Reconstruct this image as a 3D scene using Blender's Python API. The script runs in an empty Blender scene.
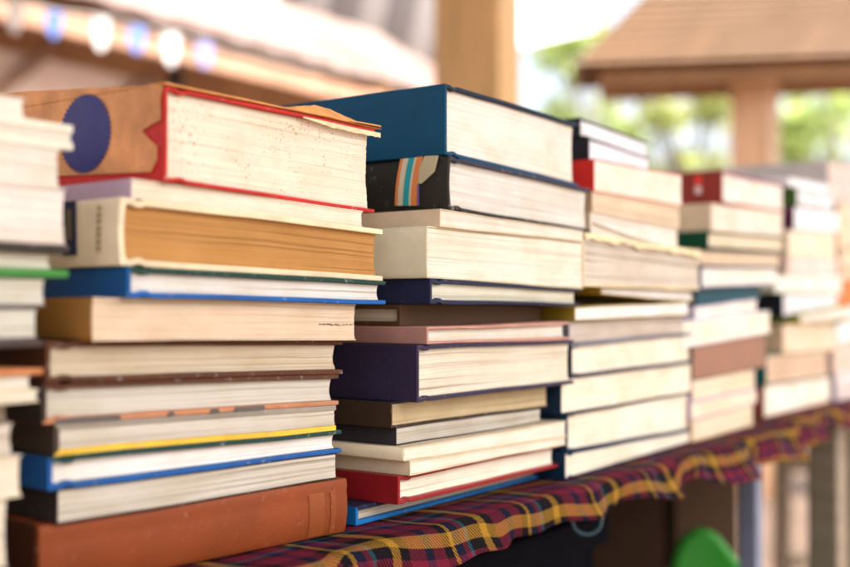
import bpy, bmesh, math, random
from mathutils import Vector, Matrix

random.seed(11)
sc = bpy.context.scene
C = sc.collection
RAD = math.radians

# ------------------------------------------------------------------ camera frame
F = 1100.0                      # focal length in pixels of an 850 px wide picture
TABLE_Z = 0.75
CAM_H = 0.125                   # lens above the table top
CAM = Vector((0, 0, TABLE_Z + CAM_H))
ALPHA = math.atan(24.5 / F)     # slight upward tilt

def ray(x, y):
    cx, cy = (x - 425) / F, (283.5 - y) / F
    return Vector((cx, math.cos(ALPHA) - cy * math.sin(ALPHA), math.sin(ALPHA) + cy * math.cos(ALPHA)))

def P(x, y, d):
    """world point seen at (x, y), d metres in front of the lens"""
    r = ray(x, y)
    return CAM + r * (d / r.y)

# the row of stacks: P0 is a point of its front line, ROW its direction, OUT points off the table
ROW_DEG = 36.0
ROW = Vector((math.sin(RAD(ROW_DEG)), math.cos(RAD(ROW_DEG)), 0))
OUT = Vector((math.cos(RAD(ROW_DEG)), -math.sin(RAD(ROW_DEG)), 0))
P0 = Vector((-0.044, 0.6058, 0))

def row_pt(s, p, z):
    v = P0 + ROW * s + OUT * p
    return Vector((v.x, v.y, z))

# ------------------------------------------------------------------ node helpers
def new_mat(name):
    m = bpy.data.materials.new(name)
    m.use_nodes = True
    nt = m.node_tree
    nt.nodes.clear()
    out = nt.nodes.new('ShaderNodeOutputMaterial')
    b = nt.nodes.new('ShaderNodeBsdfPrincipled')
    nt.links.new(b.outputs[0], out.inputs[0])
    return m, nt, b

def N(nt, t, **kw):
    n = nt.nodes.new(t)
    for k, v in kw.items():
        if k in n.inputs.keys():
            n.inputs[k].default_value = v
        else:
            setattr(n, k, v)
    return n

def L(nt, a, b):
    nt.links.new(a, b)

def ramp(nt, stops, interp='LINEAR'):
    r = nt.nodes.new('ShaderNodeValToRGB')
    r.color_ramp.interpolation = interp
    e = r.color_ramp.elements
    while len(e) < len(stops):
        e.new(0.5)
    for el, (pos, col) in zip(e, stops):
        el.position = pos
        el.color = (*col, 1) if len(col) == 3 else col
    return r

def mixc(nt, fac, a, b, mode='MIX'):
    m = nt.nodes.new('ShaderNodeMix')
    m.data_type = 'RGBA'
    m.blend_type = mode
    for sock, v in ((m.inputs[0], fac), (m.inputs[6], a), (m.inputs[7], b)):
        if hasattr(v, 'is_linked') or hasattr(v, 'links'):
            nt.links.new(v, sock)
        elif isinstance(v, (tuple, list)):
            sock.default_value = (*v, 1) if len(v) == 3 else v
        else:
            sock.default_value = v
    return m.outputs[2]

def mul(c, k):
    return tuple(min(1, x * k) for x in c)

_cache = {}
def page_mat(col, contrast=0.5, spots=0.0, edge=None):
    key = ('page', col, contrast, spots)
    if key in _cache:
        return _cache[key]
    col = (col[0], min(1, col[1] * 1.012), min(1, col[2] * (1.06 if col[2] > .3 else 1)))
    m, nt, b = new_mat('page_edges')
    uv = N(nt, 'ShaderNodeUVMap', uv_map='UVMap')
    oi = N(nt, 'ShaderNodeObjectInfo')
    # leaves are never quite parallel: bend the coordinate a little
    wm = N(nt, 'ShaderNodeMapping'); wm.inputs['Scale'].default_value = (14, 90, 1); L(nt, uv.outputs[0], wm.inputs[0])
    wn = N(nt, 'ShaderNodeTexNoise', Scale=1.0, Detail=2.0); L(nt, wm.outputs[0], wn.inputs['Vector'])
    ws = N(nt, 'ShaderNodeMath', operation='MULTIPLY_ADD'); L(nt, wn.outputs[0], ws.inputs[0]); ws.inputs[1].default_value = .0024; ws.inputs[2].default_value = -.0012
    wc_ = N(nt, 'ShaderNodeCombineXYZ'); L(nt, ws.outputs[0], wc_.inputs[1])
    wv = N(nt, 'ShaderNodeVectorMath', operation='ADD'); L(nt, uv.outputs[0], wv.inputs[0]); L(nt, wc_.outputs[0], wv.inputs[1])
    def noise(su, sv, detail, rough=0.6):
        mp = N(nt, 'ShaderNodeMapping')
        mp.inputs['Scale'].default_value = (su, sv, 1)
        L(nt, wv.outputs[0], mp.inputs[0])
        n = N(nt, 'ShaderNodeTexNoise', noise_dimensions='4D', Scale=1.0, Detail=detail, Roughness=rough)
        L(nt, mp.outputs[0], n.inputs['Vector'])
        ml = N(nt, 'ShaderNodeMath', operation='MULTIPLY')
        L(nt, oi.outputs['Random'], ml.inputs[0]); ml.inputs[1].default_value = 80
        L(nt, ml.outputs[0], n.inputs['W'])
        return n.outputs[0]
    fine = noise(9, 1500, 2, .7)
    gap = noise(2.2, 520, 1, .5)
    mid = noise(4.0, 950, 2, .65)
    broad = noise(2.0, 230, 2, .6)
    blot = noise(26, 40, 4, .6)
    r1 = ramp(nt, [(.36, mul(col, 1 - contrast * .80)), (.48, mul(col, 1 - contrast * .16)), (.62, mul(col, 1.04))])
    add = N(nt, 'ShaderNodeMath', operation='ADD'); L(nt, fine, add.inputs[0]); L(nt, mid, add.inputs[1])
    ad2 = N(nt, 'ShaderNodeMath', operation='ADD'); L(nt, add.outputs[0], ad2.inputs[0]); L(nt, broad, ad2.inputs[1])
    dv = N(nt, 'ShaderNodeMath', operation='MULTIPLY'); L(nt, ad2.outputs[0], dv.inputs[0]); dv.inputs[1].default_value = 1 / 3
    L(nt, dv.outputs[0], r1.inputs[0])
    rb = ramp(nt, [(.35, (.86, .80, .70)), (.6, (1, 1, 1))])
    L(nt, blot, rb.inputs[0])
    c = mixc(nt, .75, r1.outputs[0], rb.outputs[0], 'MULTIPLY')
    rg = ramp(nt, [(.61, (1, 1, 1)), (.69, (.34, .28, .21))]); L(nt, gap, rg.inputs[0])
    c = mixc(nt, min(1.0, contrast * 1.3), c, rg.outputs[0], 'MULTIPLY')
    if spots:
        vo = N(nt, 'ShaderNodeTexVoronoi', Scale=460.0, Randomness=1.0)
        L(nt, uv.outputs[0], vo.inputs['Vector'])
        big = noise(40, 40, 2)
        th = N(nt, 'ShaderNodeMapRange'); L(nt, big, th.inputs[0])
        th.inputs[1].default_value = .45; th.inputs[2].default_value = .75
        th.inputs[3].default_value = 0.08; th.inputs[4].default_value = .42 * spots
        lt = N(nt, 'ShaderNodeMath', operation='LESS_THAN'); L(nt, vo.outputs['Distance'], lt.inputs[0]); L(nt, th.outputs[0], lt.inputs[1])
        f = N(nt, 'ShaderNodeMath', operation='MULTIPLY'); L(nt, lt.outputs[0], f.inputs[0]); f.inputs[1].default_value = .7
        c = mixc(nt, f.outputs[0], c, (.33, .14, .05))
    L(nt, c, b.inputs['Base Color'])
    b.inputs['Roughness'].default_value = .85
    b.inputs['Specular IOR Level'].default_value = .15
    bp = N(nt, 'ShaderNodeBump', Strength=.35, Distance=.0004)
    L(nt, dv.outputs[0], bp.inputs['Height']); L(nt, bp.outputs[0], b.inputs['Normal'])
    _cache[key] = m
    return m

def cover_mat(col, rough=.5, wear=.35, weave=0.0, spec=.18, var=.22, wearcol=None, thr=.60):
    key = ('cover', col, rough, wear, weave, spec, var, wearcol, thr)
    if key in _cache:
        return _cache[key]
    if max(col) < .2:
        col = mul(col, .68)          # dark cloth and leather bindings
    m, nt, b = new_mat('book_cover')
    tc = N(nt, 'ShaderNodeTexCoord')
    oi = N(nt, 'ShaderNodeObjectInfo')
    def noise(scale, detail, rough_=.6):
        n = N(nt, 'ShaderNodeTexNoise', noise_dimensions='4D', Scale=scale, Detail=detail, Roughness=rough_)
        L(nt, tc.outputs['Object'], n.inputs['Vector'])
        ml = N(nt, 'ShaderNodeMath', operation='MULTIPLY'); L(nt, oi.outputs['Random'], ml.inputs[0]); ml.inputs[1].default_value = 50
        L(nt, ml.outputs[0], n.inputs['W'])
        return n.outputs[0]
    n1 = noise(28, 5)
    r = ramp(nt, [(.25, mul(col, 1 - var)), (.55, col), (.8, mul(col, 1 + var))])
    L(nt, n1, r.inputs[0])
    c = r.outputs[0]
    n2 = noise(240, 6, .75)
    wc = wearcol or tuple(min(.8, x * .6 + .28) for x in col)
    mr = ramp(nt, [(thr, (0, 0, 0)), (thr + .12, (1, 1, 1))]); L(nt, n2, mr.inputs[0])
    f = N(nt, 'ShaderNodeMath', operation='MULTIPLY'); L(nt, mr.outputs[0], f.inputs[0]); f.inputs[1].default_value = wear
    c = mixc(nt, f.outputs[0], c, wc)
    L(nt, c, b.inputs['Base Color'])
    rr = N(nt, 'ShaderNodeMapRange'); L(nt, n1, rr.inputs[0])
    rr.inputs[3].default_value = rough - .12; rr.inputs[4].default_value = min(1, rough + .15)
    L(nt, rr.outputs[0], b.inputs['Roughness'])
    b.inputs['Specular IOR Level'].default_value = spec
    if weave:
        w = N(nt, 'ShaderNodeTexVoronoi', Scale=1500.0); L(nt, tc.outputs['Object'], w.inputs['Vector'])
        h = w.outputs['Distance']
        bp = N(nt, 'ShaderNodeBump', Strength=weave, Distance=.0003)
    else:
        h = noise(420, 4)
        bp = N(nt, 'ShaderNodeBump', Strength=.25, Distance=.0004)
    L(nt, h, bp.inputs['Height']); L(nt, bp.outputs[0], b.inputs['Normal'])
    _cache[key] = m
    return m

def edge_mat(col, wear=.5):
    """board edges: rubbed down to the grey-white board here and there"""
    return cover_mat(col, .7, min(1, wear * 1.6), 0, .2, .3, (.50, .47, .44), .57)

def plain(name, col, rough=.6, var=.2, scale=12, bump=0.2, spec=.3, metallic=0.0):
    key = (name, col, rough, var, scale)
    if key in _cache:
        return _cache[key]
    m, nt, b = new_mat(name)
    tc = N(nt, 'ShaderNodeTexCoord')
    n = N(nt, 'ShaderNodeTexNoise', Scale=float(scale), Detail=5.0, Roughness=.6)
    L(nt, tc.outputs['Object'], n.inputs['Vector'])
    r = ramp(nt, [(.28, mul(col, 1 - var)), (.72, mul(col, 1 + var))])
    L(nt, n.outputs[0], r.inputs[0]); L(nt, r.outputs[0], b.inputs['Base Color'])
    b.inputs['Roughness'].default_value = rough
    b.inputs['Specular IOR Level'].default_value = spec
    b.inputs['Metallic'].default_value = metallic
    bp = N(nt, 'ShaderNodeBump', Strength=bump, Distance=.005)
    L(nt, n.outputs[0], bp.inputs['Height']); L(nt, bp.outputs[0], b.inputs['Normal'])
    _cache[key] = m
    return m

def wood(col, along=(1, 1, 12), rough=.55):
    key = ('wood', col, along)
    if key in _cache:
        return _cache[key]
    m, nt, b = new_mat('wood')
    tc = N(nt, 'ShaderNodeTexCoord')
    mp = N(nt, 'ShaderNodeMapping'); mp.inputs['Scale'].default_value = along
    L(nt, tc.outputs['Object'], mp.inputs[0])
    n = N(nt, 'ShaderNodeTexNoise', Scale=6.0, Detail=6.0, Roughness=.65, Distortion=.6)
    L(nt, mp.outputs[0], n.inputs['Vector'])
    r = ramp(nt, [(.3, mul(col, .68)), (.55, col), (.75, mul(col, 1.2))])
    L(nt, n.outputs[0], r.inputs[0]); L(nt, r.outputs[0], b.inputs['Base Color'])
    b.inputs['Roughness'].default_value = rough
    bp = N(nt, 'ShaderNodeBump', Strength=.3, Distance=.004)
    L(nt, n.outputs[0], bp.inputs['Height']); L(nt, bp.outputs[0], b.inputs['Normal'])
    _cache[key] = m
    return m

# ------------------------------------------------------------------ mesh helpers
class MB:
    def __init__(self):
        self.v, self.f, self.m, self.uv, self.sm = [], [], [], [], []
    def add(self, verts, faces, mi=0, uvs=None, smooth=False):
        o = len(self.v)
        self.v += [Vector(p) for p in verts]
        for k, f in enumerate(faces):
            self.f.append([i + o for i in f]); self.m.append(mi); self.sm.append(smooth)
            self.uv.append(uvs[k] if uvs else [(0, 0)] * len(f))
    def box(self, c, size, rot=None, mi=0):
        sx, sy, sz = (s / 2 for s in size)
        vs = [Vector((x, y, z)) for x in (-sx, sx) for y in (-sy, sy) for z in (-sz, sz)]
        if rot is not None:
            vs = [rot @ v for v in vs]
        vs = [v + Vector(c) for v in vs]
        self.add(vs, [(0, 1, 3, 2), (4, 6, 7, 5), (0, 4, 5, 1), (2, 3, 7, 6), (0, 2, 6, 4), (1, 5, 7, 3)], mi)
    def beam(self, a, b, w, h, mi=0):
        a, b = Vector(a), Vector(b)
        d = (b - a); ln = d.length
        q = d.to_track_quat('Z', 'Y').to_matrix()
        self.box((a + b) / 2, (w, h, ln), q, mi)
    def tube(self, pts, r, n=10, mi=0, closed=False):
        pts = [Vector(p) for p in pts]
        rings, prev = [], None
        for i, p in enumerate(pts):
            if closed:
                t = (pts[(i + 1) % len(pts)] - pts[i - 1]).normalized()
            else:
                t = (pts[min(i + 1, len(pts) - 1)] - pts[max(i - 1, 0)]).normalized()
            if prev is None:
                u = t.cross(Vector((0, 0, 1)))
                if u.length < 1e-3:
                    u = t.cross(Vector((1, 0, 0)))
            else:
                u = prev - t * prev.dot(t)
            u.normalize(); prev = u
            w = t.cross(u)
            rr = r[i] if isinstance(r, (list, tuple)) else r
            rings.append([p + (u * math.cos(2 * math.pi * k / n) + w * math.sin(2 * math.pi * k / n)) * rr for k in range(n)])
        vs = [v for ring in rings for v in ring]
        fs = []
        m = len(rings)
        for i in range(m if closed else m - 1):
            for k in range(n):
                a, b = i * n + k, i * n + (k + 1) % n
                c, d = ((i + 1) % m) * n + (k + 1) % n, ((i + 1) % m) * n + k
                fs.append((a, b, c, d))
        if not closed:
            fs.append(tuple(range(n))[::-1]); fs.append(tuple((m - 1) * n + k for k in range(n)))
        self.add(vs, fs, mi, smooth=True)
    def prism(self, poly, d, mi=0):
        """closed 3-D polygon extruded by vector d"""
        poly = [Vector(p) for p in poly]; n = len(poly); d = Vector(d)
        vs = poly + [p + d for p in poly]
        fs = [tuple(range(n))[::-1], tuple(range(n, 2 * n))] + [(i, (i + 1) % n, n + (i + 1) % n, n + i) for i in range(n)]
        self.add(vs, fs, mi)
    def build(self, name, mats, parent=None, loc=None, bevel=None, fixn=True):
        me = bpy.data.meshes.new(name)
        me.from_pydata([tuple(v) for v in self.v], [], self.f)
        for mt in (mats if isinstance(mats, (list, tuple)) else [mats]):
            me.materials.append(mt)
        uvl = me.uv_layers.new(name='UVMap')
        k = 0
        for p, mi, sm, uv in zip(me.polygons, self.m, self.sm, self.uv):
            p.material_index = mi; p.use_smooth = sm
            for q in uv:
                uvl.data[k].uv = q; k += 1
        if fixn:
            bm = bmesh.new(); bm.from_mesh(me)
            bmesh.ops.recalc_face_normals(bm, faces=bm.faces)
            bm.to_mesh(me); bm.free()
        me.update()
        o = bpy.data.objects.new(name, me)
        C.objects.link(o)
        if parent is not None:
            o.parent = parent
        if loc is not None:
            o.location = loc
        if bevel:
            md = o.modifiers.new('bevel', 'BEVEL')
            md.width = bevel; md.segments = 2; md.limit_method = 'ANGLE'; md.angle_limit = RAD(40)
        return o

def tag(o, label, cat, group=None, kind=None):
    if label: o['label'] = label
    if cat: o['category'] = cat
    if group: o['group'] = group
    if kind: o['kind'] = kind
    return o

def thing(name, label, cat, loc=(0, 0, 0), rz=0, group=None):
    o = bpy.data.objects.new(name, None)
    C.objects.link(o)
    o.location = loc; o.rotation_euler = (0, 0, rz)
    o.empty_display_size = .05
    return tag(o, label, cat, group)

# ------------------------------------------------------------------ books
# page colours
CREAM = (.75, .665, .555)
PALE = (.78, .73, .65)
WHITE = (.82, .80, .75)
GREY = (.58, .52, .42)
TAN = (.66, .53, .36)
OCHRE = (.47, .235, .075)
GROUP = 'second-hand books stacked in rows on the plaid table'

class Book:
    pass

def hit_row(x, y, p):
    r = ray(x, y)
    t = OUT.dot(P0 + OUT * p - CAM) / OUT.dot(r)
    return CAM + r * t

def sof(v):
    return (Vector((v.x, v.y, 0)) - P0).dot(ROW)

def make_book(label, px=None, right=None, w=None, kind='h', cover=(.1, .1, .1), pages=CREAM, p=0.0, yaw=0.0,
              depth=.21, below=None, spine=None, top=None, contrast=.5, spots=0.0, bulge=0.0, wear=.35, rough=.5,
              weave=0.0, tau=None, over=.003, back=False, shoulder=0.0, zb_extra=0.0, name=None, short=0.0, pgap=0.0):
    """A closed book lying flat. px = (corner x, top y there, right end x, top y there): the measured line of its upper cover.
    back=True: the closed spine, not the leaves, faces out of the row."""
    b = Book()
    th = RAD(ROW_DEG + yaw)
    R = Vector((math.sin(th), math.cos(th), 0)); NN = Vector((math.cos(th), -math.sin(th), 0))
    if px:
        xc, yc, xr, yr = px
        A = hit_row(xc, yc, p)
        r = ray(xr, yr)
        t = NN.dot(A - CAM) / NN.dot(r)
        B = CAM + r * t
        W = (Vector((B.x, B.y, 0)) - Vector((A.x, A.y, 0))).dot(R)
    else:
        xr, yr = right
        B = hit_row(xr, yr, p)
        W = w
        A = B - R * W
    sa, sb = sof(A), sof(B)
    za, zb_ = A.z, B.z
    p1, p2, am = random.uniform(0, 6.28), random.uniform(0, 6.28), random.uniform(.0001, .00032)
    b.top = lambda s, sa=sa, sb=sb, za=za, zb_=zb_: za + (zb_ - za) * (s - sa) / (sb - sa) + am * math.sin(s * 38 + p1) + .4 * am * math.sin(s * 95 + p2)
    bot = below if below else (lambda s: TABLE_Z + .0032)
    if zb_extra:
        b0_ = bot
        bot = lambda s: b0_(s) + zb_extra * min(1, max(0, (sb - s) / (sb - sa)))
    zc0 = bot(sa)
    t0 = (b.top(sa) + b.top(sb)) / 2 - (bot(sa) + bot(sb)) / 2
    b.t = t0
    tmin = min(b.top(sa) - bot(sa), b.top(sb) - bot(sb))
    if tmin < .0025:
        print('THIN', label, round(b.top(sa) - bot(sa), 4), round(b.top(sb) - bot(sb), 4))
    hard = kind == 'h'
    tau = tau if tau is not None else (.0024 if hard else .0006)
    over = over if hard else .0004
    T = max(t0, .003)
    base = Vector((A.x, A.y, zc0))
    nm = name or ('hardcover_book' if hard else 'paperback_book')
    e = thing(nm, label, 'book', base, RAD(90) - th, GROUP)
    b.e = e
    b.W, b.T, b.depth, b.base, b.R, b.NN = W, T, depth, base, R, NN
    eps = .00012
    def warp(v):
        """local flat book -> wedge that really lies on what is below it"""
        s = sof(base + R * v.x - NN * v.y)
        s = min(max(s, sa - .02), sb + .02)
        lo = bot(s) + eps; hi = b.top(s)
        if hi - lo < .002: hi = lo + .002
        return Vector((v.x, v.y, lo + (hi - lo) * (v.z / T) - zc0))
    b.warp = warp
    # canonical axes: a = away from the spine, l = along the spine
    if not back:
        Wa, Ll = W, depth
        pos = lambda a, l, z: warp(Vector((a, l, z)))
    else:
        Wa, Ll = depth, W
        pos = lambda a, l, z: warp(Vector((l, a, z)))
    # ---- cover
    ns = 9
    def path(off):
        pts = []
        lo, hi = off, T - off
        g = .0009 if (hard and T > .012) else 0
        nb_ = 8
        pts += [(Wa + (.016 - Wa) * i / nb_, lo) for i in range(nb_)]
        if g:
            pts += [(.0135, lo), (.011, lo + g), (.0085, lo + g), (.006, lo)]
        else:
            pts.append((.006, lo))
        for i in range(ns + 1):
            u = i / ns
            a = off - bulge * 4 * u * (1 - u) - (shoulder if u > .8 else 0)
            pts.append((a, lo + (hi - lo) * u))
        if g:
            pts += [(.006, hi), (.0085, hi - g), (.011, hi - g), (.0135, hi)]
        else:
            pts.append((.006, hi))
        pts += [(Wa + (.016 - Wa) * i / nb_, hi) for i in range(nb_ - 1, -1, -1)]
        return pts
    po, pi = path(0), path(tau)
    n = len(po)
    mb = MB()
    ls = [0, Ll * .33, Ll * .66, Ll]
    vs = []
    for l in ls:
        vs += [pos(a, l, z) for a, z in po] + [pos(a, l, z) for a, z in pi]
    rown = 2 * n
    half = n // 2
    def mi_of(i):
        lo_s = 8 + (4 if (hard and T > .012) else 1)
        if lo_s <= i < n - 1 - lo_s:
            return 1
        return 0 if i < half else 2
    for j in range(len(ls) - 1):
        for i in range(n - 1):
            o0, o1 = j * rown + i, (j + 1) * rown + i
            uv = [(po[i][0], ls[j])] * 4
            mb.add([], [])
            mb.f.append([o0, o0 + 1, o1 + 1, o1]); mb.m.append(mi_of(i)); mb.sm.append(mi_of(i) == 1 and bulge > 0); mb.uv.append(uv)
            mb.f.append([o0 + n, o1 + n, o1 + n + 1, o0 + n + 1]); mb.m.append(mi_of(i)); mb.sm.append(False); mb.uv.append(uv)
        for i in (0, n - 1):
            o0, o1 = j * rown + i, (j + 1) * rown + i
            mb.f.append([o0, o1, o1 + n, o0 + n]); mb.m.append(3 if i == 0 else 4); mb.sm.append(False); mb.uv.append([(0, 0)] * 4)
    for j in (0, len(ls) - 1):
        for i in range(n - 1):
            o0 = j * rown + i
            mb.f.append([o0, o0 + n, o0 + n + 1, o0 + 1]); mb.sm.append(False); mb.uv.append([(0, 0)] * 4)
            k = mi_of(i)
            mb.m.append({0: 3, 1: 5, 2: 4}[k])
    mb.v = vs
    topc = top or cover
    sp = spine or cover
    mats = [cover_mat(cover, rough, wear, weave), cover_mat(sp, rough, wear, weave), cover_mat(topc, rough, wear, weave),
            edge_mat(cover, wear), edge_mat(topc, wear), edge_mat(sp, wear)]
    b.cover = mb.build('cover', mats, e, bevel=.0005 if hard else None)
    # ---- leaves
    pb = MB()
    a0 = tau + (.0008 if hard else 0); a1 = Wa - over - short
    l0 = over + pgap; l1 = Ll - over
    z0, z1 = tau + .00015, T - tau - .00015
    if z1 - z0 < .001:
        z0, z1 = T * .3, T * .7
    nz = max(4, min(56, int((z1 - z0) / .0007)))
    na, nl = 14, 8
    per = [(a0 + (a1 - a0) * i / na, l0, 'l') for i in range(na)] + [(a1, l0 + (l1 - l0) * i / nl, 'a') for i in range(nl)] \
        + [(a1 - (a1 - a0) * i / na, l1, 'L') for i in range(na)] + [(a0, l1 - (l1 - l0) * i / nl, 's') for i in range(nl)]
    m = len(per)
    rnd = [random.random() for _ in range(nz + 1)]
    step = 0.0
    ph = [random.uniform(0, 6.28) for _ in range(nz + 1)]
    vs, cum = [], [0]
    for k in range(1, m + 1):
        q, r_ = per[k - 1], per[k % m]
        cum.append(cum[-1] + math.hypot(q[0] - r_[0], q[1] - r_[1]))
    sag = random.uniform(-.0003, .0003)
    for j in range(nz + 1):
        if random.random() < .12:
            step = random.uniform(0, .0005)
        u = j / nz
        for k, (a, l, side) in enumerate(per):
            d = rnd[j] * .00012 + step * .6 + .00008 * math.sin(a * 60 + ph[j])
            aa, ll = a, l
            if side == 'l': ll += d
            elif side == 'L': ll -= d
            elif side == 'a':
                aa -= d * 1.5 + (.0014 if hard else .0005) * (1 - (2 * u - 1) ** 2)
            if side == 'l' and k == 0: ll += 0
            vs.append(pos(aa, ll, z0 + (z1 - z0) * u))
    fs, uvs = [], []
    for j in range(nz):
        for k in range(m):
            k2 = (k + 1) % m
            fs.append((j * m + k, j * m + k2, (j + 1) * m + k2, (j + 1) * m + k))
            va, vb = z0 + (z1 - z0) * j / nz, z0 + (z1 - z0) * (j + 1) / nz
            uvs.append([(cum[k], va), (cum[k + 1], va), (cum[k + 1], vb), (cum[k], vb)])
    fs.append(tuple(range(m))[::-1]); uvs.append([(0, 0)] * m)
    fs.append(tuple(nz * m + k for k in range(m))); uvs.append([(0, 0)] * m)
    pb.add(vs, fs, 0, uvs)
    b.block = pb.build('page_block', page_mat(pages, contrast, spots), e)
    # helpers for prints on the spine (local x = -off)
    def sp_hit(x, y, off=0.0):
        o = base - R * off
        r = ray(x, y)
        t = R.dot(o - CAM) / R.dot(r)
        q = CAM + r * t - base
        return Vector((q.dot(R), -q.dot(NN), q.z))
    b.sp_hit = sp_hit
    return b

def spine_print(b, name, polys, mats, off=.0004, thick=.0003, bul=0.0, sub=None):
    """flat printed or pasted pieces lying on a spine, outlines in picture pixels"""
    mb = MB()
    for k, (pts, mi) in enumerate(polys):
        q = []
        for x, y in pts:
            v = b.sp_hit(x, y)
            q.append(Vector((-off - k * .00006, v.y, v.z)))
        mb.prism(q, (-thick, 0, 0), mi)
    return mb.build(name, mats, b.e)

def stack(rows):
    prev = None
    out = []
    for r in rows:
        b = make_book(below=prev, **r)
        prev = b.top
        out.append(b)
    return out

D = dict
NAVY = (.022, .028, .075); BLUE = (.012, .09, .30); TEALB = (.006, .075, .14); RED = (.28, .016, .016)
BLACK = (.010, .010, .012); PURP = (.045, .032, .075); BROWN = (.12, .045, .02); DKBROWN = (.06, .032, .018)

# ---- second stack from the left: the one with the rust leather box
c1 = stack([
    D(label='thick rust brown leather volume lying spine outwards at the foot of its stack', px=(37, 526, 345, 478), back=True, kind='h',
      cover=(.235, .050, .012), yaw=6.5, p=-.017, depth=.15, wear=.45, rough=.5, weave=.5, shoulder=.0011, over=.0, tau=.004, bulge=.0022, pages=DKBROWN, name='leather_bound_book'),
    D(label='grey-paged book with dark spine lying directly on the rust leather volume', px=(57, 490, 337, 453), kind='p', cover=(.05, .035, .03), pages=GREY, p=-.012, yaw=5, contrast=.55),
    D(label='thin bright blue hardcover with dark green top, second above the rust leather volume', px=(48, 457, 342, 430), cover=BLUE, top=(.02, .07, .06), pages=PALE, p=-.010, yaw=4.5, contrast=.45),
    D(label='grey-paged paperback with a yellow lower cover on the thin blue hardcover', px=(54, 424, 336, 405), kind='p', cover=(.75, .48, .05), spine=(.09, .06, .04), top=(.3, .25, .2), pages=GREY, p=-.010, yaw=4.5, tau=.0026),
    D(label='grey-paged hardcover with mottled peach lower board above the yellow cover', px=(42, 383, 339, 374), cover=(.50, .21, .10), spine=(.06, .04, .03), top=(.14, .05, .025), pages=(.56, .51, .41), p=-.010, yaw=4.5, contrast=.55),
    D(label='tan-paged hardcover with brown boards below the ochre-spined paperback', px=(46, 341, 343, 340), cover=(.14, .05, .022), pages=(.58, .48, .33), p=-.008, yaw=4, contrast=.5),
    D(label='paperback with ochre brown spine and a dark nick in its pages', px=(92, 297, 356, 304), kind='p', cover=(.70, .55, .38), spine=(.26, .115, .022), pages=(.68, .52, .36), p=.0, yaw=3, contrast=.4, bulge=.001),
    D(label='thin blue hardcover with plain blue spine under the cream hardcover', px=(127, 266, 386, 281), cover=(.012, .10, .34), top=(.02, .075, .055), spine=(.01, .085, .26), pages=(.70, .66, .58), p=.006, yaw=3, contrast=.4),
    D(label='thick cream hardcover with orange-brown page edges and a navy spine label', px=(121, 196, 383, 229), cover=(.76, .62, .40), pages=OCHRE, p=.004, yaw=2, contrast=.35, bulge=.0012, wear=.15, tau=.003, spine=(.84, .70, .47)),
    D(label='thin cream pamphlet with pale lavender spine under the book with the blue seal', px=(131, 178, 363, 211), kind='p', cover=(.76, .66, .50), spine=(.50, .36, .44), pages=(.78, .68, .52), p=.002, yaw=1, contrast=.3),
    D(label='old red hardcover in torn tan jacket with round blue seal on its spine', px=(165, 85, 375, 129), cover=(.50, .025, .02), pages=(.78, .67, .50), p=.006, yaw=-1, spots=.8, contrast=.20, depth=.23, tau=.0019),
])
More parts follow.
